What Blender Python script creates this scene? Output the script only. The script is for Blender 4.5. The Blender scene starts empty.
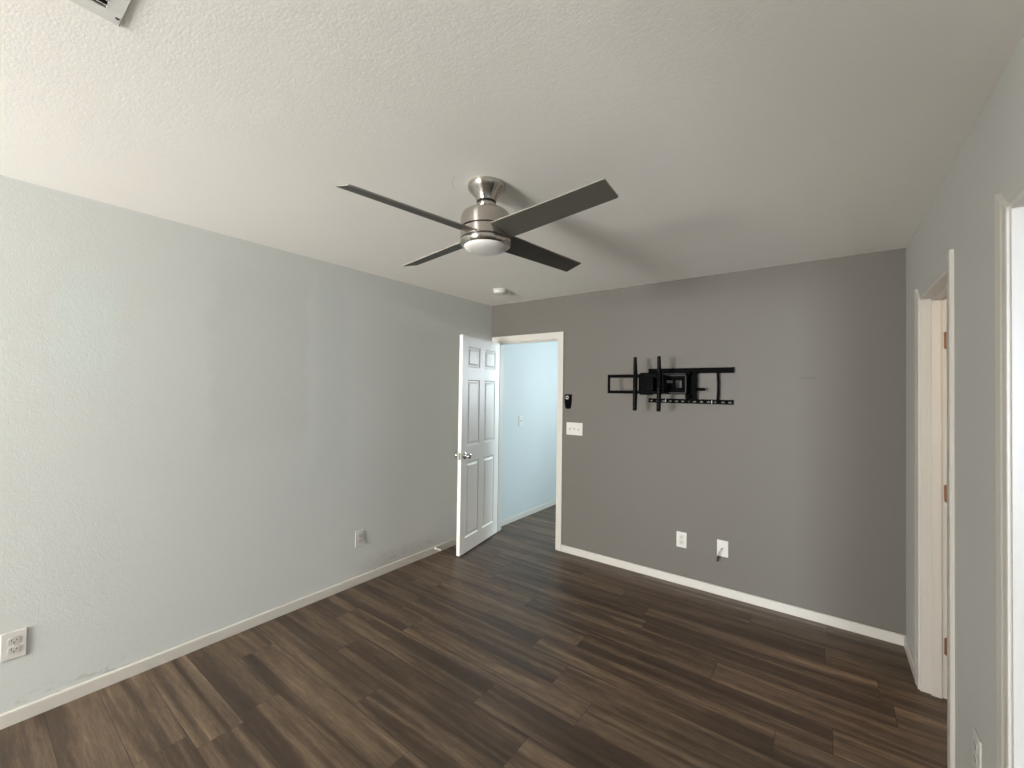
import bpy, bmesh, math, random
from mathutils import Vector, Matrix
scene = bpy.context.scene
COL = scene.collection
PI = math.pi

# ------------------------------------------------------------------ camera
def make_camera():
    f, yaw, pitch, roll = 419.51, -0.6413, 0.0153, 0.0142
    F = Vector((math.sin(yaw) * math.cos(pitch), math.cos(yaw) * math.cos(pitch), math.sin(pitch)))
    R = Vector((math.cos(yaw), -math.sin(yaw), 0))
    U = R.cross(F)
    R2 = math.cos(roll) * R + math.sin(roll) * U
    U2 = -math.sin(roll) * R + math.cos(roll) * U
    cd = bpy.data.cameras.new('camera')
    cd.sensor_width = 36.0
    cd.lens = f / 1024 * 36.0
    cd.clip_start = 0.02
    co = bpy.data.objects.new('camera', cd)
    COL.objects.link(co)
    m = Matrix((R2, U2, -F)).transposed().to_4x4()
    m.translation = Vector((2.9124, -3.5203, 1.5231))
    co.matrix_world = m
    scene.camera = co
make_camera()

# ------------------------------------------------------------------ exposure, world, daylight
scene.view_settings.view_transform = 'Standard'
scene.view_settings.look = 'None'
scene.view_settings.gamma = 1.0
scene.view_settings.use_curve_mapping = False
scene.view_settings.exposure = 0.14
scene.cycles.max_bounces = 12
scene.cycles.diffuse_bounces = 8
scene.cycles.use_denoising = True
scene.cycles.sample_clamp_indirect = 6.0

w = bpy.data.worlds.new('sky')
scene.world = w
w.use_nodes = True
w.node_tree.nodes['Background'].inputs[0].default_value = (0.62, 0.76, 1.0, 1)
w.node_tree.nodes['Background'].inputs[1].default_value = 5.0

def area_light(name, loc, direction, sx, sy, power, color, spread=180):
    ld = bpy.data.lights.new(name, 'AREA')
    ld.shape = 'RECTANGLE'
    ld.size, ld.size_y = sx, sy
    ld.energy = power
    ld.color = color
    ld.spread = math.radians(spread)
    o = bpy.data.objects.new(name, ld)
    COL.objects.link(o)
    o.location = loc
    d = Vector(direction).normalized()
    o.rotation_euler = d.to_track_quat('-Z', 'Z' if abs(d.z) < .9 else 'Y').to_euler()
    return o

# daylight through bedroom, bath and landing windows; side and landing-end lights are added
area_light('daylight_bedroom_window', (0.95, -8.12, 1.40), (0, 1, .42), 1.40, 1.26, 580, (1.0, 0.99, 0.955))
area_light('added_light_bedroom_side', (-0.27, -5.45, 1.44), (1, 0, .28), 1.40, 1.26, 170, (1.0, 0.975, 0.93))  # unseen source added so shadows fall towards the right
area_light('daylight_bath_window', (4.65, -8.14, 1.42), (0, 1, .26), 1.30, 1.30, 270, (0.74, 0.85, 1.0))
area_light('daylight_landing_window', (3.48, 1.025, 1.60), (-1, 0, 0), 1.06, 1.20, 80, (0.74, 0.93, 1.0))
area_light('added_light_landing_end', (1.45, 3.27, 1.75), (0, -1, 0), 1.20, 0.95, 60, (0.84, 0.95, 1.0))  # unseen source added to brighten the open door
area_light('closet_ceiling_lamp', (4.25, -0.75, 2.40), (0, 0, -1), 0.28, 0.28, 16, (1.0, 0.70, 0.48))

# ------------------------------------------------------------------ node helpers
class NT:
    def __init__(s, name):
        s.m = bpy.data.materials.new(name)
        s.m.use_nodes = True
        s.t = s.m.node_tree
        s.b = s.t.nodes['Principled BSDF']
    def n(s, kind, **kw):
        nd = s.t.nodes.new(kind)
        for k, v in kw.items():
            setattr(nd, k, v)
        return nd
    def put(s, sock, v):
        if isinstance(v, bpy.types.NodeSocket):
            s.t.links.new(v, sock)
        else:
            sock.default_value = v
    def math(s, op, a, b=None, c=None, clamp=False):
        nd = s.n('ShaderNodeMath', operation=op, use_clamp=clamp)
        s.put(nd.inputs[0], a)
        if b is not None: s.put(nd.inputs[1], b)
        if c is not None: s.put(nd.inputs[2], c)
        return nd.outputs[0]
    def smooth(s, x, a, b):
        nd = s.n('ShaderNodeMapRange', interpolation_type='SMOOTHSTEP')
        s.put(nd.inputs[0], x); nd.inputs[1].default_value = a; nd.inputs[2].default_value = b
        return nd.outputs[0]
    def window(s, x, a, b, soft):
        return s.math('MULTIPLY', s.smooth(x, a - soft, a + soft), s.math('SUBTRACT', 1.0, s.smooth(x, b - soft, b + soft)))
    def mix(s, fac, a, b, mode='MIX'):
        nd = s.n('ShaderNodeMix', data_type='RGBA', blend_type=mode)
        s.put(nd.inputs[0], fac); s.put(nd.inputs[6], a); s.put(nd.inputs[7], b)
        return nd.outputs[2]
    def pos(s):
        g = s.n('ShaderNodeNewGeometry')
        x = s.n('ShaderNodeSeparateXYZ')
        s.t.links.new(g.outputs['Position'], x.inputs[0])
        return g.outputs['Position'], x.outputs[0], x.outputs[1], x.outputs[2]
    def vec(s, x, y, z):
        c = s.n('ShaderNodeCombineXYZ')
        s.put(c.inputs[0], x); s.put(c.inputs[1], y); s.put(c.inputs[2], z)
        return c.outputs[0]
    def noise(s, v, scale, detail=2, rough=.5, dist=0.0):
        nd = s.n('ShaderNodeTexNoise')
        s.put(nd.inputs['Vector'], v)
        nd.inputs['Scale'].default_value = scale; nd.inputs['Detail'].default_value = detail
        nd.inputs['Roughness'].default_value = rough; nd.inputs['Distortion'].default_value = dist
        return nd.outputs[0]
    def bump(s, h, strength, distance):
        nd = s.n('ShaderNodeBump')
        nd.inputs['Strength'].default_value = strength; nd.inputs['Distance'].default_value = distance
        s.put(nd.inputs['Height'], h)
        s.put(s.b.inputs['Normal'], nd.outputs[0])

def c4(c): return (c[0], c[1], c[2], 1)

def plain(name, col, rough=.5, metal=0.0, spec=.5, mottle=.04):
    k = NT(name)
    P, x, y, z = k.pos()
    v = k.noise(P, 35, 2)
    dark = tuple(a * (1 - mottle) for a in col); lite = tuple(min(1, a * (1 + mottle)) for a in col)
    k.put(k.b.inputs['Base Color'], k.mix(v, c4(dark), c4(lite)))
    k.b.inputs['Roughness'].default_value = rough
    k.b.inputs['Metallic'].default_value = metal
    k.b.inputs['Specular IOR Level'].default_value = spec
    return k.m

def paint(name, col, rough=.62, peel=.14, patches=False, rings=False, scuff=False):
    k = NT(name)
    P, x, y, z = k.pos()
    tone = k.noise(P, 1.3, 2)
    c = k.mix(tone, c4(tuple(a * .97 for a in col)), c4(tuple(a * 1.03 for a in col)))
    if patches:
        # old touch-up paint: vertical roller patches a shade off the wall colour
        warp = k.math('MULTIPLY', k.math('SUBTRACT', k.noise(P, 5, 3), .5), .22)
        yy = k.math('ADD', y, warp)
        p1 = k.math('MULTIPLY', k.window(yy, -2.60, -2.02, .03), k.window(z, 1.15, 2.25, .16))
        p2 = k.math('MULTIPLY', k.window(yy, -3.22, -3.02, .03), k.window(z, 1.55, 2.05, .12))
        p3 = k.math('MULTIPLY', k.window(yy, -1.95, -1.72, .04), k.window(z, .9, 2.3, .2))
        c = k.mix(k.math('MULTIPLY', p1, .5), c, c4(tuple(a * .90 for a in col)))
        c = k.mix(k.math('MULTIPLY', p2, .5), c, c4((col[0] * .98, col[1] * 1.05, col[2] * 1.05)))
        c = k.mix(k.math('MULTIPLY', p3, .5), c, c4((col[0] * .92, col[1] * .94, col[2] * .95)))
        # scrapes and brown grime above the baseboard
        n1 = k.noise(k.vec(x, k.math('MULTIPLY', y, 9.0), k.math('MULTIPLY', z, 26.0)), 1.6, 4, .6, .6)
        g1 = k.math('MULTIPLY', k.window(y, -3.45, -2.86, .10), k.window(z, .03, .10, .045))
        g2 = k.math('MULTIPLY', k.window(y, -1.55, -.72, .16), k.window(z, .03, .15, .07))
        scr = k.math('MULTIPLY', k.smooth(n1, .54, .64), k.math('MAXIMUM', g1, k.math('MULTIPLY', g2, .8)))
        c = k.mix(k.math('MULTIPLY', scr, .34), c, (0.19, 0.15, 0.11, 1))
        c = k.mix(k.math('MULTIPLY', g2, .22), c, (0.20, 0.16, 0.11, 1))
    if rings:
        # faint outline left on the ceiling by an older, wider canopy
        d = k.math('SQRT', k.math('ADD', k.math('POWER', k.math('SUBTRACT', x, 1.694), 2.0), k.math('POWER', k.math('SUBTRACT', y, -2.10), 2.0)))
        r1 = k.math('MULTIPLY', k.math('MULTIPLY', k.window(d, .150, .1535, .0025), k.window(y, -2.245, -2.165, .02)), k.math('SUBTRACT', 1.0, k.smooth(x, 1.62, 1.65)))
        c = k.mix(k.math('MULTIPLY', r1, .3), c, (0.2, 0.18, 0.15, 1))
    if scuff:
        s1 = k.math('MULTIPLY', k.window(x, 2.775, 2.86, .012), k.window(z, 1.634, 1.640, .003))
        c = k.mix(k.math('MULTIPLY', s1, .5), c, (0.06, 0.055, 0.05, 1))
    k.put(k.b.inputs['Base Color'], c)
    k.b.inputs['Roughness'].default_value = rough
    k.b.inputs['Specular IOR Level'].default_value = .3
    h = k.math('ADD', k.noise(P, 150, 2, .5), k.math('MULTIPLY', k.noise(P, 55, 2, .5), .7))
    k.bump(h, peel, .004)
    return k.m

def vinyl_planks():
    k = NT('vinyl_planks')
    P, x, y, z = k.pos()
    PW, PL = 0.18, 1.22
    yr = k.math('DIVIDE', k.math('ADD', y, 10.07), PW)
    row = k.math('FLOOR', yr)
    wn = k.n('ShaderNodeTexWhiteNoise', noise_dimensions='1D'); k.put(wn.inputs['W'], row)
    xo = k.math('DIVIDE', k.math('ADD', k.math('ADD', x, 10.0), k.math('MULTIPLY', wn.outputs[0], PL)), PL)
    cell = k.math('FLOOR', xo)
    w2 = k.n('ShaderNodeTexWhiteNoise', noise_dimensions='2D'); k.put(w2.inputs['Vector'], k.vec(row, cell, 0))
    rnd = w2.outputs[0]
    sh = k.math('MULTIPLY', rnd, 37.0)
    # long soft bands and cathedral grain, running with the plank (x)
    v1 = k.vec(k.math('ADD', k.math('MULTIPLY', x, .75), sh), k.math('ADD', k.math('MULTIPLY', y, 15.0), sh), 0)
    band = k.noise(v1, 1.0, 3, .5, .7)
    v4 = k.vec(k.math('ADD', k.math('MULTIPLY', x, 5.0), sh), k.math('MULTIPLY', y, 22.0), sh)
    worn = k.noise(v4, 1.0, 5, .65, .8)
    v2 = k.vec(k.math('ADD', k.math('MULTIPLY', x, 4.0), sh), k.math('MULTIPLY', y, 75.0), sh)
    grain = k.noise(v2, 1.0, 4, .65, .4)
    v3 = k.vec(k.math('MULTIPLY', x, 14.0), k.math('MULTIPLY', y, 210.0), sh)
    fine = k.noise(v3, 1.0, 2, .6)
    t = k.math('ADD', k.math('MULTIPLY', band, .62), k.math('ADD', k.math('MULTIPLY', grain, .20), k.math('MULTIPLY', worn, .18)))
    t = k.math('ADD', t, k.math('MULTIPLY', k.math('SUBTRACT', rnd, .5), .07))
    ramp = k.n('ShaderNodeValToRGB')
    e = ramp.color_ramp.elements
    e[0].position = .33; e[0].color = (.030, .0185, .0115, 1)
    e[1].position = .74; e[1].color = (.34, .240, .158, 1)
    m = e.new(.46); m.color = (.072, .0450, .0275, 1)
    m = e.new(.60); m.color = (.172, .116, .073, 1)
    k.put(ramp.inputs[0], t)
    col = k.mix(k.math('MULTIPLY', k.smooth(fine, .35, .6), .30), ramp.outputs[0], (.018, .013, .010, 1))
    # seams between planks
    fy = k.math('FRACT', yr); fx = k.math('FRACT', xo)
    ey = k.math('MULTIPLY', k.math('MINIMUM', fy, k.math('SUBTRACT', 1.0, fy)), PW)
    ex = k.math('MULTIPLY', k.math('MINIMUM', fx, k.math('SUBTRACT', 1.0, fx)), PL)
    seam = k.math('SUBTRACT', 1.0, k.smooth(k.math('MINIMUM', ey, ex), .0006, .0022))
    col = k.mix(k.math('MULTIPLY', seam, .7), col, (.010, .007, .005, 1))
    k.put(k.b.inputs['Base Color'], col)
    k.put(k.b.inputs['Roughness'], k.math('ADD', .36, k.math('MULTIPLY', grain, .16)))
    k.b.inputs['Specular IOR Level'].default_value = .5
    k.bump(k.math('SUBTRACT', k.math('MULTIPLY', k.math('ADD', grain, fine), .3), seam), .22, .0016)
    return k.m

def brushed_nickel():
    k = NT('brushed_nickel')
    P, x, y, z = k.pos()
    n = k.noise(k.vec(k.math('MULTIPLY', x, 3.0), k.math('MULTIPLY', y, 3.0), k.math('MULTIPLY', z, 1400.0)), 1.0, 2)
    k.put(k.b.inputs['Base Color'], k.mix(n, (.47, .435, .39, 1), (.60, .565, .515, 1)))
    k.b.inputs['Metallic'].default_value = 1
    k.b.inputs['Roughness'].default_value = .24
    k.b.inputs['Anisotropic'].default_value = .9
    k.b.inputs['Anisotropic Rotation'].default_value = .25
    tg = k.n('ShaderNodeTangent', direction_type='RADIAL', axis='Z')
    k.put(k.b.inputs['Tangent'], tg.outputs[0])
    return k.m

def glass():
    k = NT('window_glass')
    t = k.t
    tr = k.n('ShaderNodeBsdfTransparent'); gl = k.n('ShaderNodeBsdfGlossy')
    gl.inputs['Roughness'].default_value = .02
    lw = k.n('ShaderNodeFresnel'); lw.inputs[0].default_value = 1.45
    mx = k.n('ShaderNodeMixShader')
    t.links.new(lw.outputs[0], mx.inputs[0]); t.links.new(tr.outputs[0], mx.inputs[1]); t.links.new(gl.outputs[0], mx.inputs[2])
    t.links.new(mx.outputs[0], t.nodes['Material Output'].inputs[0])
    return k.m

M = dict(
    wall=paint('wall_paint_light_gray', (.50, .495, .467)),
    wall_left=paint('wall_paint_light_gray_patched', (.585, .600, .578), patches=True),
    accent=paint('wall_paint_mid_gray', (.147, .135, .117), scuff=True),
    ceiling=paint('ceiling_paint', (.85, .825, .775), rough=.8, peel=.13, rings=True),
    hall=paint('hall_paint', (.51, .55, .54)),
    trim=plain('white_trim_enamel', (.57, .540, .488), .38, mottle=.015),
    door=plain('white_door_enamel', (.84, .82, .77), .40, mottle=.015),
    plate=plain('white_plastic', (.60, .58, .54), .4, spec=.35, mottle=.02),
    plate_dark=plain('slot_shadow_plastic', (.09, .08, .07), .5),
    plate_gray=plain('receptacle_plastic', (.52, .50, .465), .4),
    black=plain('black_powder_coat', (.0018, .0018, .0020), .6, spec=.03),
    steel=plain('dark_steel_edge', (.028, .028, .028), .5, .2, spec=.15),
    blade=plain('charcoal_blade', (.066, .062, .051), .5, mottle=.06, spec=.3),
    blade_edge=plain('blade_edge_band', (.24, .225, .20), .5),
    dark=plain('black_gap', (.012, .010, .009), .5),
    lens=plain('frosted_lens', (.70, .68, .65), .35),
    chrome=plain('polished_chrome', (.70, .68, .66), .12, 1.0),
    brass=plain('aged_brass_hinge', (.24, .115, .055), .45, .5),
    cable=plain('gray_cable_jacket', (.30, .29, .28), .5),
    cable_end=plain('black_cable_jacket', (.015, .014, .013), .5),
    vent=plain('white_vent_enamel', (.66, .65, .62), .4),
    spring=plain('white_door_stop', (.75, .72, .66), .4),
    glass=glass(), nickel=brushed_nickel(), floor=vinyl_planks(),
)

# ------------------------------------------------------------------ mesh helpers
def box(bm, x0, x1, y0, y1, z0, z1, bevel=0.0, seg=2):
    r = bmesh.ops.create_cube(bm, size=1)
    for v in r['verts']:
        v.co = Vector((x0 + (v.co.x + .5) * (x1 - x0), y0 + (v.co.y + .5) * (y1 - y0), z0 + (v.co.z + .5) * (z1 - z0)))
    if bevel:
        es = list({e for v in r['verts'] for e in v.link_edges})
        bmesh.ops.bevel(bm, geom=es, offset=bevel, segments=seg, profile=.5, affect='EDGES')

def lathe(bm, prof, seg=48, cx=0, cy=0):
    """prof: (radius, z) from top to bottom, round a vertical axis"""
    rings = []
    for r, z in prof:
        if r < 1e-6:
            rings.append([bm.verts.new((cx, cy, z))])
        else:
            rings.append([bm.verts.new((cx + r * math.cos(2 * PI * i / seg), cy + r * math.sin(2 * PI * i / seg), z)) for i in range(seg)])
    for a, b in zip(rings, rings[1:]):
        for i in range(seg):
            j = (i + 1) % seg
            if len(a) == 1: bm.faces.new((a[0], b[i], b[j]))
            elif len(b) == 1: bm.faces.new((a[j], a[i], b[0]))
            else: bm.faces.new((a[j], a[i], b[i], b[j]))

def tube(bm, pts, rad, seg=10):
    pts = [Vector(p) for p in pts]
    rings = []
    for i, p in enumerate(pts):
        t = (pts[min(i + 1, len(pts) - 1)] - pts[max(i - 1, 0)]).normalized()
        a = t.orthogonal().normalized() if i == 0 else (prev - prev.dot(t) * t).normalized()
        prev = a
        b = t.cross(a)
        r = rad[i] if isinstance(rad, (list, tuple)) else rad
        rings.append([bm.verts.new(p + r * (math.cos(2 * PI * k / seg) * a + math.sin(2 * PI * k / seg) * b)) for k in range(seg)])
    for a, b in zip(rings, rings[1:]):
        for k in range(seg):
            bm.faces.new((a[k], a[(k + 1) % seg], b[(k + 1) % seg], b[k]))
    bm.faces.new(rings[0][::-1]); bm.faces.new(rings[-1])

def prism(bm, outline, y0, y1, hole=None):
    """outline in (x, z), extruded in y"""
    a = [bm.verts.new((x, y0, z)) for x, z in outline]
    b = [bm.verts.new((x, y1, z)) for x, z in outline]
    n = len(outline)
    for i in range(n):
        bm.faces.new((a[i], a[(i + 1) % n], b[(i + 1) % n], b[i]))
    bm.faces.new(a[::-1]); bm.faces.new(b)

def round_rect(x0, x1, z0, z1, r, n=6):
    out = []
    for cx, cz, a0 in ((x1 - r, z1 - r, 0), (x0 + r, z1 - r, PI / 2), (x0 + r, z0 + r, PI), (x1 - r, z0 + r, 1.5 * PI)):
        for i in range(n + 1):
            a = a0 + PI / 2 * i / n
            out.append((cx + r * math.cos(a), cz + r * math.sin(a)))
    return out

def obj(name, bm, mat, parent=None, smooth=False, mtx=None):
    if mtx is not None:
        bmesh.ops.transform(bm, matrix=mtx, verts=bm.verts)
    bmesh.ops.recalc_face_normals(bm, faces=bm.faces)
    me = bpy.data.meshes.new(name)
    bm.to_mesh(me); bm.free()
    me.materials.append(mat)
    if smooth:
        me.polygons.foreach_set('use_smooth', [True] * len(me.polygons))
        me.set_sharp_from_angle(angle=math.radians(38))
    o = bpy.data.objects.new(name, me)
    COL.objects.link(o)
    if parent is not None:
        o.parent = parent
    return o

def mk(): return bmesh.new()

def struct(o, label=None, cat=None):
    o['kind'] = 'structure'
    if label: o['label'] = label
    if cat: o['category'] = cat
    return o

def empty(name, loc=(0, 0, 0), rz=0.0):
    o = bpy.data.objects.new(name, None)
    o.empty_display_size = .05
    COL.objects.link(o)
    o.location = loc; o.rotation_euler = (0, 0, rz)
    return o

def tag(o, label, cat, group=None):
    o['label'] = label; o['category'] = cat
    if group: o['group'] = group
    return o

def copy_thing(src, loc, rz, label):
    r = src.copy(); COL.objects.link(r)
    r.location = loc; r.rotation_euler = (0, 0, rz); r['label'] = label
    for ch in src.children:
        c = ch.copy(); COL.objects.link(c); c.parent = r
        for g in ch.children:
            d = g.copy(); COL.objects.link(d); d.parent = c
    return r

# ------------------------------------------------------------------ the room shell
W, H = 3.312, 2.44
YN = -7.80            # the wall behind the camera
YB = -7.90            # outer wall of the bathroom
T = .115
XF, YF = 5.80, 3.10   # far limits of the rooms beyond the doors
DT = 2.045            # head height of the door openings
D1 = (.062, .850)     # opening in the back wall (x)
D2 = (-1.132, -.470)  # first opening in the right wall (y)
D3 = (-4.40, -1.815)  # nearer opening in the right wall (y)
WIN = (.15, 1.65, .80, 2.15)
WIN2 = (3.95, 5.35, .75, 2.15)
WIN6 = (-6.20, -4.70, .80, 2.15)   # added window in the left wall, unseen behind the camera (y, z)
WIN5 = (.82, 2.08, 1.25, 2.25)  # added landing end window, for extra light on the open door
WIN3 = (.45, 1.60, .95, 2.25)   # in the landing's side wall (y, z)

bm = mk(); box(bm, -.12, XF + .12, YB - .12, YF + .12, -.10, 0); struct(obj('floor', bm, M['floor']), 'dark brown wood look plank floor', 'floor')
bm = mk(); box(bm, -.12, XF + .12, YB - .12, YF + .12, H, H + .10); struct(obj('ceiling', bm, M['ceiling']), 'off white textured ceiling above the whole room', 'ceiling')
bm = mk()
y0, y1, z0, z1 = WIN6
box(bm, -.12, 0, YN, y0, 0, H); box(bm, -.12, 0, y1, .06, 0, H); box(bm, -.12, 0, y0, y1, 0, z0); box(bm, -.12, 0, y0, y1, z1, H)
struct(obj('wall_left', bm, M['wall_left']), 'light gray wall with touch-up paint patches and grime near the baseboard', 'wall')
bm = mk(); box(bm, -.12, 0, .06, YF, 0, H); struct(obj('wall_hall', bm, M['hall']), 'pale wall of the hall seen through the open door', 'wall')
bm = mk()
box(bm, 0, D1[0], 0, T, 0, H); box(bm, D1[0], D1[1], 0, T, DT, H); box(bm, D1[1], W, 0, T, 0, H)
struct(obj('wall_back', bm, M['accent']), 'darker gray accent wall carrying the television bracket', 'wall')
bm = mk()
box(bm, W, W + T, D2[1], T, 0, H); box(bm, W, W + T, D2[0], D2[1], DT, H)
box(bm, W, W + T, D3[1], D2[0], 0, H); box(bm, W, W + T, D3[0], D3[1], DT, H)
box(bm, W, W + T, YB, D3[0], 0, H)
struct(obj('wall_right', bm, M['wall']), 'light gray wall with two doorways', 'wall')

def wall_with_hole(bm, x0, x1, y0, y1, hx0, hx1, hz0, hz1):
    box(bm, x0, hx0, y0, y1, 0, H); box(bm, hx1, x1, y0, y1, 0, H)
    box(bm, hx0, hx1, y0, y1, 0, hz0); box(bm, hx0, hx1, y0, y1, hz1, H)
bm = mk(); wall_with_hole(bm, -.12, 1.90, YN - .12, YN, *WIN); box(bm, 1.90, W + T, YN - .12, YN, 0, H); struct(obj('wall_near', bm, M['wall']))
bm = mk(); wall_with_hole(bm, W + T, XF + .12, YB - .12, YB, *WIN2); struct(obj('wall_bath_near', bm, M['wall']))
bm = mk(); wall_with_hole(bm, -.12, W + T, YF, YF + .12, *WIN5); struct(obj('wall_hall_end', bm, M['hall']))
bm = mk()
y0, y1, z0, z1 = WIN3
box(bm, W, W + T, T, y0, 0, H); box(bm, W, W + T, y1, YF, 0, H); box(bm, W, W + T, y0, y1, 0, z0); box(bm, W, W + T, y0, y1, z1, H)
struct(obj('wall_hall_side', bm, M['hall']))
bm = mk(); box(bm, W + T, XF, 0, T, 0, H); struct(obj('wall_closet_back', bm, M['hall']))
bm = mk(); box(bm, XF, XF + .12, YB, T, 0, H); struct(obj('wall_far_right', bm, M['hall']))
bm = mk(); box(bm, W + T, XF, -1.56, -1.46, 0, H); struct(obj('wall_closet_partition', bm, M['hall']))

bm = mk(); box(bm, 2.03, W, YN, -5.0, 0, H); struct(obj('wall_light_blocker', bm, M['wall']))  # unseen block added to keep main window light off the right side

def window(name, win, loc, rz):
    """sliding window, local: x along the wall, y through it"""
    x0, x1, z0, z1 = win
    root = struct(empty(name, loc, rz))
    bm = mk(); f = .045
    for a in ((x0, x0 + f, z0, z1), (x1 - f, x1, z0, z1), (x0, x1, z0, z0 + f), (x0, x1, z1 - f, z1)):
        box(bm, a[0], a[1], -.035, .035, a[2], a[3])
    xm = (x0 + x1) / 2
    box(bm, xm - .022, xm + .022, -.025, .025, z0, z1)
    obj('window_frame', bm, M['trim'], root)
    bm = mk(); box(bm, x0 + f, x1 - f, -.003, .003, z0 + f, z1 - f); obj('pane', bm, M['glass'], root)
window('window_1', WIN, (0, YN - .06, 0), 0)
window('window_2', WIN2, (0, YB - .06, 0), 0)
window('window_3', WIN3, (W + T / 2, 0, 0), PI / 2)
window('added_window_side', WIN6, (-.06, 0, 0), PI / 2)  # made-up window that frames the added side light
window('added_window_end', WIN5, (0, YF + .06, 0), 0)  # made-up window that frames the added landing end light

# ------------------------------------------------------------------ baseboards
def base(name, p0, p1, nrm, label=None, hgt=.062, th=.012):
    """flat baseboard with a rounded top, from p0 to p1, sticking out along nrm"""
    p0, p1, n = Vector((*p0, 0)), Vector((*p1, 0)), Vector((*nrm, 0))
    prof = [(0, 0), (th, 0), (th, hgt - .006), (th - .002, hgt - .002), (th - .006, hgt), (0, hgt)]
    bm = mk()
    a = [bm.verts.new(p0 + n * t + Vector((0, 0, z))) for t, z in prof]
    b = [bm.verts.new(p1 + n * t + Vector((0, 0, z))) for t, z in prof]
    k = len(prof)
    for i in range(k): bm.faces.new((a[i], a[(i + 1) % k], b[(i + 1) % k], b[i]))
    bm.faces.new(a[::-1]); bm.faces.new(b)
    return struct(obj(name, bm, M['trim']), label, 'baseboard' if label else None)
CW = .057             # casing width
base('baseboard_left', (0, YN), (0, 0), (1, 0), 'white baseboard along the light gray wall')
base('baseboard_back', (D1[1] + CW - .004, 0), (W, 0), (0, -1), 'white baseboard along the dark gray accent wall')
base('baseboard_right', (W, -.012), (W, D2[1] + .069), (-1, 0), 'short white baseboard between the corner and the far doorway')
base('baseboard_right_middle', (W, D2[0] - .069), (W, D3[1] + .069), (-1, 0), 'white baseboard between the two doorways')
base('baseboard_hall', (0, T + .014), (0, YF), (1, 0), 'white baseboard along the hall wall')
base('baseboard_near', (.012, YN), (2.03, YN), (0, 1))

# ------------------------------------------------------------------ door trim: casing, jambs, stops
PROF = [(.000, 0), (.000, .0075), (.003, .0090), (.022, .0098), (.027, .0120), (CW - .007, .0138), (CW - .002, .0134), (CW, .0115), (CW, 0)]
def casing(parent, a0, a1, zt, to_world):
    bm = mk()
    rows = []
    for o_, t in PROF:
        rows.append([bm.verts.new(to_world(a, z, t)) for a, z in ((a0 - o_, 0), (a0 - o_, zt + o_), (a1 + o_, zt + o_), (a1 + o_, 0))])
    for r, q in zip(rows, rows[1:]):
        for i in range(3): bm.faces.new((r[i], r[i + 1], q[i + 1], q[i]))
    bm.faces.new([r[0] for r in rows]); bm.faces.new([r[3] for r in rows][::-1])
    return obj('casing', bm, M['trim'], parent)
def casing_leg(parent, a, sg, zt, to_world, mitre):
    """one upright of casing; sg: +1 when it widens towards +a; mitre: top cut at 45 degrees, else square"""
    bm = mk()
    rows = [[bm.verts.new(to_world(a + sg * o_ * 1.32, z, t)) for z in (0, zt + (o_ * 1.1 if mitre else CW))] for o_, t in PROF]
    for r, q in zip(rows, rows[1:]): bm.faces.new((r[0], r[1], q[1], q[0]))
    bm.faces.new([r[0] for r in rows]); bm.faces.new([r[1] for r in rows][::-1])
    bm.faces.new((rows[0][0], rows[0][1], rows[-1][1], rows[-1][0]))
    return obj('casing', bm, M['trim'], parent)
def jambs(parent, a0, a1, zt, lo, hi, stop, to_box):
    """jamb boards lining the opening (a0..a1 wide) between depths lo..hi; stop: (depth0, depth1)"""
    j = .016
    bm = mk()
    for q in ((a0, a0 + j, 0, zt), (a1 - j, a1, 0, zt), (a0 + j, a1 - j, zt - j, zt)):
        box(bm, *to_box(q[0], q[1], lo, hi), q[2], q[3])
    obj('jamb', bm, M['trim'], parent)
    bm = mk(); s = .011
    for q in ((a0 + j, a0 + j + s, 0, zt - j), (a1 - j - s, a1 - j, 0, zt - j), (a0 + j + s, a1 - j - s, zt - j - s, zt - j)):
        box(bm, *to_box(q[0], q[1], *stop), q[2], q[3])
    obj('stop_moulding', bm, M['trim'], parent)

t1 = struct(empty('trim_1'), 'white casing and jamb around the open bedroom door', 'door frame')
bx = lambda a, b, lo, hi: (a, b, lo, hi)
jambs(t1, D1[0], D1[1], DT, -.001, T + .001, (.040, .075), bx)
casing(t1, D1[0] + .006, D1[1] - .006, DT - .006, lambda a, z, t: Vector((a, -t, z)))
casing(t1, D1[0] + .006, D1[1] - .006, DT - .006, lambda a, z, t: Vector((a, T + t, z)))

by = lambda a, b, lo, hi: (lo, hi, a, b)
t2 = struct(empty('trim_2'), 'white casing of the far doorway lit warm inside', 'door frame')
jambs(t2, D2[0], D2[1], DT, W - .001, W + T + .001, (W + .040, W + .076), by)
casing_leg(t2, D2[1] - .006, 1, DT - .006, lambda a, z, t: Vector((W - t, a, z)), True)
casing_leg(t2, D2[0] + .006, -1, DT - .006, lambda a, z, t: Vector((W - t, a, z)), False)
casing(t2, D2[0] + .006, D2[1] - .006, DT - .006, lambda a, z, t: Vector((W + T + t, a, z)))

t3 = struct(empty('trim_3'), 'white casing of the nearer doorway with bluish light on its jamb', 'door frame')
jambs(t3, D3[0], D3[1], DT, W - .001, W + T + .001, (W + .040, W + .076), by)
casing_leg(t3, D3[1] - .006, 1, DT - .006, lambda a, z, t: Vector((W - t, a, z)), True)
casing_leg(t3, D3[0] + .006, -1, DT - .006, lambda a, z, t: Vector((W - t, a, z)), False)
casing(t3, D3[0] + .006, D3[1] - .006, DT - .006, lambda a, z, t: Vector((W + T + t, a, z)))

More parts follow.
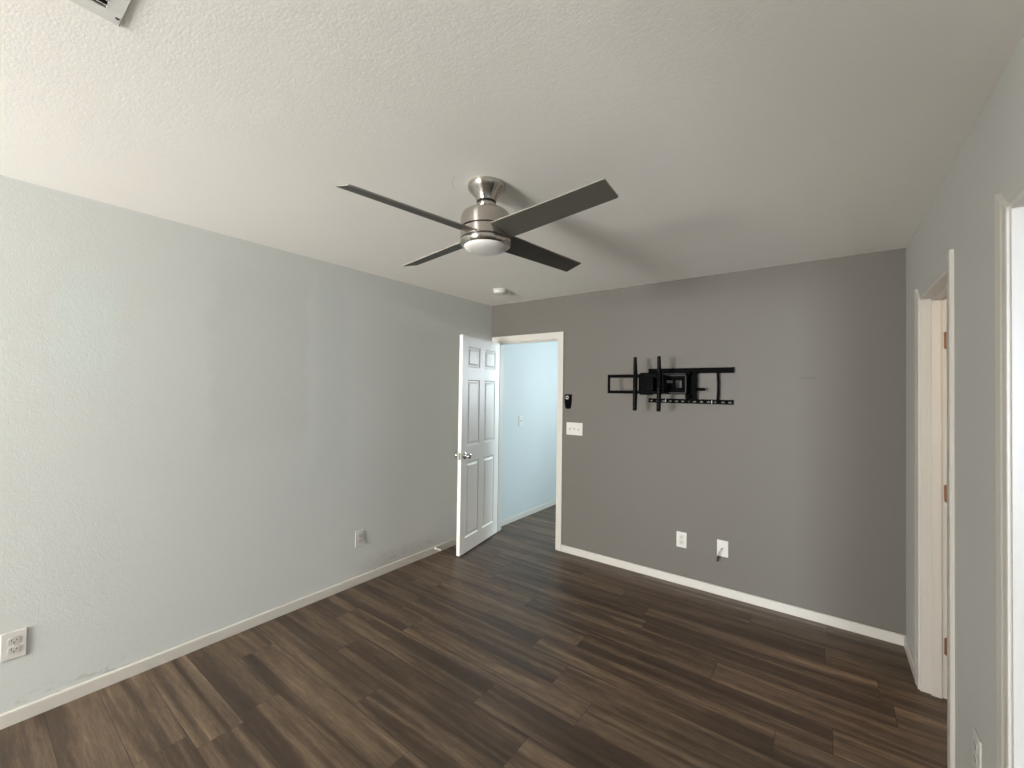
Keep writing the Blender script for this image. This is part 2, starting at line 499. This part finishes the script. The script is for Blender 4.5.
# ------------------------------------------------------------------ six panel doors
def panel_door_mesh(width, z0, z1, th, cols, rows):
    """local: s along x from the hinge, thickness along y (0..th), panels moulded into both faces"""
    bm = mk()
    xs = sorted({0, width, *[c for p in cols for c in p]})
    zs = sorted({z0, z1, *[c for p in rows for c in p]})
    rings = ((0, 0), (.010, .007), (.022, .007), (.038, .0015))
    for yface, sg in ((0, 1), (th, -1)):
        for xa, xb in zip(xs, xs[1:]):
            for za, zb in zip(zs, zs[1:]):
                if (xa, xb) in cols and (za, zb) in rows:
                    prev = None
                    for ins, dep in rings:
                        q = [bm.verts.new((x, yface + sg * dep, z)) for x, z in ((xa + ins, za + ins), (xb - ins, za + ins), (xb - ins, zb - ins), (xa + ins, zb - ins))]
                        if prev:
                            for i in range(4): bm.faces.new((prev[i], prev[(i + 1) % 4], q[(i + 1) % 4], q[i]))
                        prev = q
                    bm.faces.new(prev)
                else:
                    bm.faces.new([bm.verts.new((x, yface, z)) for x, z in ((xa, za), (xb, za), (xb, zb), (xa, zb))])
    for a, b in (((0, z0), (width, z0)), ((width, z0), (width, z1)), ((width, z1), (0, z1)), ((0, z1), (0, z0))):
        bm.faces.new([bm.verts.new(v) for v in ((a[0], 0, a[1]), (b[0], 0, b[1]), (b[0], th, b[1]), (a[0], th, a[1]))])
    bmesh.ops.remove_doubles(bm, verts=bm.verts, dist=1e-5)
    return bm

def knob_mesh(sg):
    """door knob with its rose, axis along y, growing towards sg"""
    bm = mk()
    prof = [(0, 0), (.033, 0), (.033, .004), (.029, .009), (.016, .012), (.012, .018), (.012, .028), (.018, .033), (.0255, .040), (.0285, .048), (.0275, .056), (.021, .063), (.010, .0665), (0, .067)]
    lathe(bm, prof, 32)
    bmesh.ops.transform(bm, matrix=Matrix.Rotation(-sg * PI / 2, 4, 'X'), verts=bm.verts)
    return bm

DW = .738
cols = ((.092, .322), (.414, .645)); rows = ((.148, .850), (.998, 1.618), (1.735, 1.929))
ang = math.radians(78.7)
d1 = struct(obj('door_1', panel_door_mesh(DW, .012, 2.026, .035, cols, rows), M['door']), 'white six panel door standing open beside the hall doorway', 'door')
d1.location = (.082, -.010, 0)
d1.rotation_euler = (0, 0, -ang)
for sg, yy in ((-1, 0), (1, .035)):
    k = obj('knob', knob_mesh(sg), M['chrome'], d1, True); k.location = (DW - .062, yy, .915); k['label'] = 'chrome round knob'
bm = mk(); box(bm, DW - .0005, DW + .0015, .005, .030, .885, .945); obj('latch_plate', bm, M['chrome'], d1)
def hinge_bm(x, y, z, r=.0055, h=.089):
    bm = mk(); lathe(bm, [(0, z + h / 2 + .004), (r * .8, z + h / 2 + .003), (r, z + h / 2), (r, z - h / 2), (r * .8, z - h / 2 - .003), (0, z - h / 2 - .004)], 14, x, y)
    return bm
for z in (.26, 1.03, 1.80):
    obj('hinge', hinge_bm(-.006, -.004, z), M['brass'], d1, True)

# door of the far doorway: hung on the far jamb, swung into the other room
d2 = struct(obj('door_2', panel_door_mesh(.68, .012, 2.022, .035, ((.085, .295), (.385, .595)), rows), M['door']), 'white panel door swung into the warm lit room', 'door')
d2.location = (W + T + .008, D2[1] - .016 - .012, 0)
d2.rotation_euler = (0, 0, math.radians(-2))
d2.scale = (1, 1, 1)
yj = D2[1] - .016
for z in (.262, 1.031, 1.810):
    bm = mk(); prism(bm, round_rect(W + .086, W + T + .004, z - .045, z + .045, .009), yj - .0025, yj + .0002)
    o = obj('hinge', bm, M['brass'], t2); o['label'] = 'aged brass hinge leaf'

# ------------------------------------------------------------------ ceiling fan
FX, FY = 1.694, -2.100
fan = tag(empty('ceiling_fan', (FX, FY, H)), 'brushed nickel ceiling fan with four charcoal blades and a frosted light', 'ceiling fan')
def fl(name, prof, mat, parent=fan, seg=64):
    bm = mk(); lathe(bm, [(r, z - H) for r, z in prof], seg); return obj(name, bm, mat, parent, True)
fl('canopy', [(0, 2.4405), (.083, 2.4405), (.084, 2.437), (.084, 2.427), (.082, 2.421), (.076, 2.413), (.066, 2.403), (.056, 2.392), (.049, 2.381), (.0445, 2.371), (.0425, 2.366), (.030, 2.366), (0, 2.366)], M['nickel'])
fl('canopy_ring', [(.036, 2.3655), (.0432, 2.3655), (.0432, 2.3600), (.036, 2.3600)], M['dark'])
fl('hanger_ball', [(0, 2.3600), (.036, 2.3600), (.0405, 2.3555), (.0412, 2.348), (.0400, 2.340), (.036, 2.333), (0, 2.333)], M['nickel'])
fl('motor_housing', [(0, 2.337), (.042, 2.337), (.046, 2.333), (.054, 2.3295), (.074, 2.324), (.092, 2.317), (.104, 2.307), (.110, 2.295), (.1125, 2.280), (.1125, 2.2415), (.1105, 2.2395), (0, 2.2395)], M['nickel'])
fl('housing_gap', [(.06, 2.2395), (.1085, 2.2395), (.1085, 2.1885), (.06, 2.1885)], M['dark'])
fl('blade_hub', [(.06, 2.2360), (.1105, 2.2360), (.1125, 2.2340), (.1125, 2.1950), (.1105, 2.1930), (.06, 2.1930)], M['nickel'])
fl('light_ring', [(0, 2.1890), (.1095, 2.1890), (.1135, 2.1865), (.1145, 2.180), (.1130, 2.172), (.1075, 2.165), (.1000, 2.162), (.0975, 2.164), (.0975, 2.170), (0, 2.170)], M['nickel'])
fl('light_lens', [(.0970, 2.168), (.0968, 2.162), (.0945, 2.157), (.086, 2.150), (.070, 2.144), (.048, 2.140), (.024, 2.138), (0, 2.1375)], M['lens'])
TH, PH, Z0 = -.1609, .2825, 2.2132
def blade_mesh():
    """local: r along x, s across y (s<0 is the raised trailing side)"""
    bm = mk()
    th = .0055
    # outline (r, s) going round
    out = [(.085, -.060), (.25, -.0535), (.45, -.048), (.640, -.0445), (.6485, -.0430), (.6490, -.040), (.6445, .0515), (.6435, .0550), (.635, .0565), (.40, .0575), (.20, .0600), (.085, .0600)]
    top = [bm.verts.new((r, s, th / 2)) for r, s in out]; bot = [bm.verts.new((r, s, -th / 2)) for r, s in out]
    n = len(out)
    for i in range(n): bm.faces.new((top[i], top[(i + 1) % n], bot[(i + 1) % n], bot[i]))
    f1 = bm.faces.new(top); f2 = bm.faces.new(bot[::-1])
    for f in bm.faces:
        if f not in (f1, f2): f.material_index = 1
    return bm
for k_ in range(4):
    m = Matrix.Translation((0, 0, Z0 - H)) @ Matrix.Rotation(TH + k_ * PI / 2, 4, 'Z') @ Matrix.Rotation(-PH, 4, 'X')
    b = obj('blade', blade_mesh(), M['blade'], fan, False, m)
    b.data.materials.append(M['blade_edge'])

# ------------------------------------------------------------------ smoke detector
det = tag(empty('smoke_detector', (.529, -.529, H)), 'round white smoke detector on the ceiling near the doorway', 'smoke detector')
bm = mk(); lathe(bm, [(0, .0005), (.066, .0005), (.068, -.004), (.068, -.010), (.064, -.012), (0, -.012)], 40); obj('base_plate', bm, M['plate'], det, True)
bm = mk(); lathe(bm, [(0, -.0115), (.060, -.0115), (.062, -.016), (.061, -.027), (.055, -.034), (.036, -.037), (.034, -.0385), (.020, -.0395), (0, -.0395)], 40); obj('cover', bm, M['plate'], det, True)
bm = mk(); lathe(bm, [(0, -.0385), (.009, -.0385), (.009, -.0410), (.007, -.042), (0, -.042)], 18, .018, 0); obj('test_button', bm, M['plate_gray'], det, True)

# ------------------------------------------------------------------ ceiling vent
vent = tag(empty('ceiling_vent', (1.467, -3.28, H)), 'white louvred air vent in the ceiling near the light gray wall', 'vent')
VX, VY = .36, .21
frx, fry = .046, .033
bm = mk()
ring = lambda ix, iy, z: [bm.verts.new((x, y, z)) for x, y in ((ix, -iy), (VX - ix, -iy), (VX - ix, -VY + iy), (ix, -VY + iy))]
lv = [ring(0, 0, .0005), ring(0, 0, -.0030), ring(.003, .003, -.0048), ring(frx, fry, -.0048), ring(frx, fry, .0005)]
for r, q in zip(lv, lv[1:]):
    for i in range(4): bm.faces.new((r[i], r[(i + 1) % 4], q[(i + 1) % 4], q[i]))
obj('frame', bm, M['vent'], vent)
bm = mk(); box(bm, frx - .004, VX - frx + .004, -VY + fry - .004, -fry + .004, -.0006, .0003); obj('duct_opening', bm, M['dark'], vent)
nsl = 14
for i in range(nsl):
    x = frx + .012 + (VX - 2 * frx - .022) * i / (nsl - 1)
    bm = mk(); box(bm, -.0055, .0055, -VY + fry, -fry, -.0005, .0005)
    obj('louvre', bm, M['vent'], vent, False, Matrix.Translation((x, 0, -.0046)) @ Matrix.Rotation(math.radians(28), 4, 'Y'))
for x, y in ((.030, -.010), (VX - .030, -.010)):
    bm = mk(); lathe(bm, [(0, -.0044), (.0045, -.0044), (.004, -.0062), (0, -.0068)], 12, x, y); obj('screw', bm, M['plate_dark'], vent)

# ------------------------------------------------------------------ wall plates (local: x right, z up, facing -y)
PW_, PH_ = .078, .122
def plate_bm(w_, h_, t=.0065):
    bm = mk(); box(bm, -w_ / 2, w_ / 2, -t, 0, -h_ / 2, h_ / 2, .0028, 3); return bm
def make_outlet(label, loc, rz):
    r = tag(empty('wall_outlet', loc, rz), label, 'outlet', 'duplex outlets on the walls')
    obj('cover_plate', plate_bm(PW_, PH_), M['plate'], r)
    for dz in (.0205, -.0205):
        bm = mk(); prism(bm, round_rect(-.0175, .0175, dz - .0155, dz + .0155, .010), -.0088, -.006); f = obj('receptacle', bm, M['plate_gray'], r)
        bm = mk()
        box(bm, -.0085, -.0058, -.0093, -.0085, dz - .001, dz + .0085); box(bm, .0058, .0085, -.0093, -.0085, dz - .0005, dz + .0075)
        prism(bm, round_rect(-.0028, .0028, dz - .0105, dz - .0045, .0025, 4), -.0093, -.0085)
        obj('slots', bm, M['plate_dark'], f)
    bm = mk(); lathe(bm, [(0, .0016), (.003, .0014), (.0034, 0), (0, 0)], 12)
    obj('screw', bm, M['plate_gray'], r, False, Matrix.Translation((0, -.006, 0)) @ Matrix.Rotation(PI / 2, 4, 'X'))
    return r
oz = .352
o1 = make_outlet('white duplex outlet on the dark gray wall under the television bracket', (1.997, 0, oz), 0)
copy_thing(o1, (0, -3.325, oz), PI / 2, 'white duplex outlet on the light gray wall nearest the camera')
copy_thing(o1, (0, -1.582, oz), PI / 2, 'small white duplex outlet on the light gray wall toward the open door')
copy_thing(o1, (W, -1.513, .372), -PI / 2, 'outlet plate seen edge-on between the two doorways')

cp = tag(empty('cable_plate', (2.294, 0, oz)), 'white cable wall plate with a short cable hanging from it', 'wall plate')
obj('cover_plate', plate_bm(PW_, PH_), M['plate'], cp)
bm = mk(); lathe(bm, [(0, .014), (.0045, .014), (.0048, .004), (.0078, .004), (.0078, 0), (0, 0)], 6)
obj('connector', bm, M['chrome'], cp, False, Matrix.Translation((0, -.0062, .004)) @ Matrix.Rotation(PI / 2, 4, 'X'))
for dz in (.045, -.045):
    bm = mk(); lathe(bm, [(0, .0016), (.003, .0014), (.0034, 0), (0, 0)], 12)
    obj('screw', bm, M['plate_gray'], cp, False, Matrix.Translation((0, -.006, dz)) @ Matrix.Rotation(PI / 2, 4, 'X'))
cab = tag(empty('coaxial_cable', (2.294, -.020, oz + .004)), 'short gray cable with a black end drooping from the wall plate', 'cable')
bm = mk(); tube(bm, [(0, .002, 0), (0, -.012, 0), (-.004, -.022, -.004), (-.010, -.027, -.015), (-.017, -.026, -.034), (-.022, -.022, -.052)], .0034); obj('jacket', bm, M['cable'], cab, True)
bm = mk(); tube(bm, [(-.0215, -.0225, -.050), (-.024, -.019, -.066), (-.0265, -.016, -.084), (-.029, -.013, -.098)], [.0048, .0055, .0055, .0042]); obj('plug', bm, M['cable_end'], cab, True)

sw = tag(empty('light_switch', (1.027, 0, 1.1705)), 'white three gang light switch plate on the dark gray wall by the doorway', 'light switch')
obj('cover_plate', plate_bm(.170, .118), M['plate'], sw)
def toggle(parent, x, up):
    bm = mk(); box(bm, x - .0055, x + .0055, -.0078, -.006, -.0125, .0125, .0006, 1); s = obj('toggle_slot', bm, M['plate_gray'], parent)
    bm = mk(); box(bm, -.0038, .0038, -.014, 0, -.005, .005, .0012, 2)
    obj('toggle', bm, M['plate'], s, False, Matrix.Translation((x, -.0065, 0)) @ Matrix.Rotation(math.radians(-32 if up else 32), 4, 'X'))
for x, up in ((-.046, False), (0, True), (.046, False)): toggle(sw, x, up)
hs = tag(empty('hall_light_switch', (0, .565, 1.16), PI / 2), 'white light switch on the pale hall wall beyond the doorway', 'light switch')
obj('cover_plate', plate_bm(.085, .122), M['plate'], hs)
toggle(hs, 0, True)

# ------------------------------------------------------------------ fan remote in its cradle
rem = tag(empty('fan_remote', (.960, 0, 1.425)), 'small black fan remote on the wall above the light switch', 'remote')
bm = mk()
out = []
hw = lambda t: .0345 - .010 * max(0, (t - .35) / .65) ** 1.6
for i in range(13):
    t = i / 12; out.append((hw(t) * (1 if i else .92), .069 - .138 * t * .93))
cap = [(hw(1) * math.cos(a), -.0594 - .010 * math.sin(a)) for a in [PI * j / 10 for j in range(1, 10)]]
poly = out + cap + [(-x, z) for x, z in reversed(out)]
prism(bm, poly, -.021, -.004)
f = max((f for f in bm.faces), key=lambda f: -f.calc_center_median().y)
bmesh.ops.bevel(bm, geom=list(f.edges), offset=.004, segments=3, affect='EDGES')
obj('body', bm, M['black'], rem)
bm = mk(); box(bm, -.020, .020, -.0045, 0, -.050, .030); obj('cradle', bm, M['black'], rem)
for i in range(4):
    a0 = PI / 4 + i * PI / 2
    bm = mk()
    pts_o = [(.0165 * math.cos(a0 + a), .0165 * math.sin(a0 + a)) for a in [-.62 + 1.24 * j / 8 for j in range(9)]]
    pts_i = [(.0090 * math.cos(a0 + a), .0090 * math.sin(a0 + a)) for a in [.55 - 1.10 * j / 8 for j in range(9)]]
    prism(bm, [(x - .006, z + .038) for x, z in pts_o + pts_i], -.0228, -.0205)
    obj('button', bm, M['plate'], rem)

# ------------------------------------------------------------------ television wall bracket
tv = tag(empty('tv_wall_mount', (2.05, 0, 1.58)), 'black full motion television bracket on the dark gray wall, without a television', 'tv bracket')
TX, TZ = 2.05, 1.58
def tb(name, boxes, mat='black', bevel=.002, parent=tv):
    bm = mk()
    for b in boxes:
        box(bm, b[0] - TX, b[1] - TX, b[2], b[3], b[4] - TZ, b[5] - TZ, bevel)
    return obj(name, bm, M[mat], parent)
# upper rail: an angle with a front lip
tb('top_rail', [(1.728, 2.368, -.030, -.026, 1.680, 1.718), (1.728, 2.368, -.030, 0, 1.716, 1.720), (1.728, 2.368, -.030, 0, 1.678, 1.682)], bevel=.0008)
# lower rail: a strip with open slots
xs0 = [1.741, 1.792, 1.841, 1.896, 1.945, 1.993, 2.040, 2.082, 2.133, 2.184, 2.235, 2.285, 2.333]
bx_ = []
edge = 1.726
for x in xs0:
    half = .012 if x not in (2.040,) else .004
    bx_.append((edge, x + .006 - half, -.014, -.010, 1.4485, 1.4605)); edge = x + .006 + half
bx_.append((edge, 2.364, -.014, -.010, 1.4485, 1.4605))
bx_ += [(1.726, 2.364, -.014, -.010, 1.4600, 1.4740), (1.726, 2.364, -.014, -.010, 1.4390, 1.4490), (1.730, 1.745, -.010, 0, 1.462, 1.472), (2.345, 2.360, -.010, 0, 1.462, 1.472)]
tb('slotted_rail', bx_, bevel=0)
tb('rail_tab', [(1.8635, 1.8680, -.0160, -.0140, 1.447, 1.468)], 'plate_gray', 0)
tb('rail_tab', [(2.2115, 2.2165, -.0160, -.0140, 1.445, 1.467)], 'plate_gray', 0)
# upright at the free end of the rails, bowed outwards a little
bm = mk()
for i in range(10):
    t0, t1_ = i / 10, (i + 1) / 10
    bow = lambda t: .005 * math.sin(PI * t)
    za, zb = 1.682 - .232 * t0, 1.682 - .232 * t1_
    xa, xb = 2.250 + bow(t0), 2.250 + bow(t1_)
    vs = [bm.verts.new((x - TX, y, z - TZ)) for x, z in ((xa, za), (xa + .015, za), (xb + .015, zb), (xb, zb)) for y in (-.040, -.014)]
    q = [vs[j] for j in (0, 2, 4, 6)]; r_ = [vs[j] for j in (1, 3, 5, 7)]
    bm.faces.new(q); bm.faces.new(r_[::-1])
    for j in range(4): bm.faces.new((q[j], q[(j + 1) % 4], r_[(j + 1) % 4], r_[j]))
bmesh.ops.remove_doubles(bm, verts=bm.verts, dist=1e-5)
obj('upright', bm, M['black'], tv)
# arm base bolted between the rails
tb('arm_base', [(2.042, 2.112, -.050, -.030, 1.466, 1.690), (2.042, 2.050, -.100, -.045, 1.470, 1.686), (2.042, 2.075, -.110, -.045, 1.664, 1.684), (2.042, 2.075, -.110, -.045, 1.486, 1.506)])
bm = mk(); tube(bm, [(2.105 - TX, -.055, 1.552 - TZ), (2.150 - TX, -.057, 1.552 - TZ), (2.168 - TX, -.058, 1.552 - TZ), (2.176 - TX, -.058, 1.552 - TZ)], [.012, .012, .012, .007], 14); obj('lock_bolt', bm, M['black'], tv, True)
# folded arms: outer frame of two bars with an inner plate that has windows
tb('arm', [(1.780, 2.062, -.128, -.100, 1.640, 1.668), (1.780, 2.062, -.128, -.100, 1.511, 1.539), (2.040, 2.062, -.128, -.100, 1.535, 1.645)], bevel=.003)
tb('arm_edge', [(1.800, 2.050, -.1305, -.1275, 1.654, 1.662), (1.800, 2.050, -.1305, -.1275, 1.517, 1.525), (2.047, 2.054, -.1305, -.1275, 1.525, 1.654)], 'steel', 0)
tb('arm_link', [(1.830, 2.036, -.098, -.070, 1.621, 1.650), (1.830, 2.036, -.098, -.070, 1.528, 1.563), (1.830, 1.889, -.098, -.070, 1.55, 1.63), (1.944, 1.962, -.098, -.070, 1.55, 1.63), (2.012, 2.036, -.098, -.070, 1.55, 1.63), (1.885, 1.946, -.098, -.074, 1.55, 1.600)], bevel=.002)
# tilting head
bm = mk(); prism(bm, [(x - TX, z - TZ) for x, z in round_rect(1.712, 1.826, 1.502, 1.679, .022)], -.215, -.175)
bmesh.ops.bevel(bm, geom=bm.edges[:], offset=.003, segments=2, affect='EDGES')
box(bm, 1.755 - TX, 1.820 - TX, -.185, -.105, 1.545 - TZ, 1.640 - TZ, .006)
box(bm, 1.780 - TX, 1.836 - TX, -.135, -.070, 1.535 - TZ, 1.650 - TZ, .010)
obj('tilt_head', bm, M['black'], tv)
# rectangular carrier frame reaching past the brackets
tb('carrier_frame', [(1.458, 1.920, -.240, -.215, 1.640, 1.665), (1.458, 1.920, -.240, -.215, 1.511, 1.535), (1.458, 1.472, -.240, -.215, 1.530, 1.645), (1.905, 1.920, -.240, -.215, 1.530, 1.645)], bevel=.002)
for xb_ in (1.681, 1.869):
    bm = mk()
    pts = [(-.0085, 1.802), (.0085, 1.802), (.0165, 1.66), (.0165, 1.55), (.0125, 1.382), (.009, 1.377), (-.009, 1.377), (-.0115, 1.385), (-.0105, 1.60)]
    prism(bm, [(xb_ + .016 + x - TX, z - TZ) for x, z in pts], -.268, -.240)
    br = obj('bracket', bm, M['black'], tv)
    for z0_, n_, st, hh in ((1.400, 7, .024, .012), (1.690, 5, .022, .009)):
        for j in range(n_):
            z = z0_ + j * st
            bm = mk(); box(bm, xb_ + .0135 - TX, xb_ + .0185 - TX, -.2692, -.2675, z - TZ, z + hh - TZ)
            obj('slot', bm, M['steel'], br)

# ------------------------------------------------------------------ door stop on the baseboard
ds = tag(empty('door_stop', (.012, -.790, .046)), 'small white spring door stop on the baseboard behind the door', 'door stop')
bm = mk(); tube(bm, [(0, 0, 0), (.004, 0, 0), (.010, 0, 0)], [.010, .010, .006], 14); obj('base', bm, M['spring'], ds, True)
bm = mk()
tube(bm, [(.008 + .050 * i / 80, .0055 * math.cos(i * .785), .0055 * math.sin(i * .785)) for i in range(81)], .0014, 6); obj('spring', bm, M['spring'], ds, True)
bm = mk(); tube(bm, [(.056, 0, 0), (.060, 0, 0), (.072, 0, 0), (.075, 0, 0)], [.006, .0085, .0085, .005], 14); obj('rubber_tip', bm, M['spring'], ds, True)
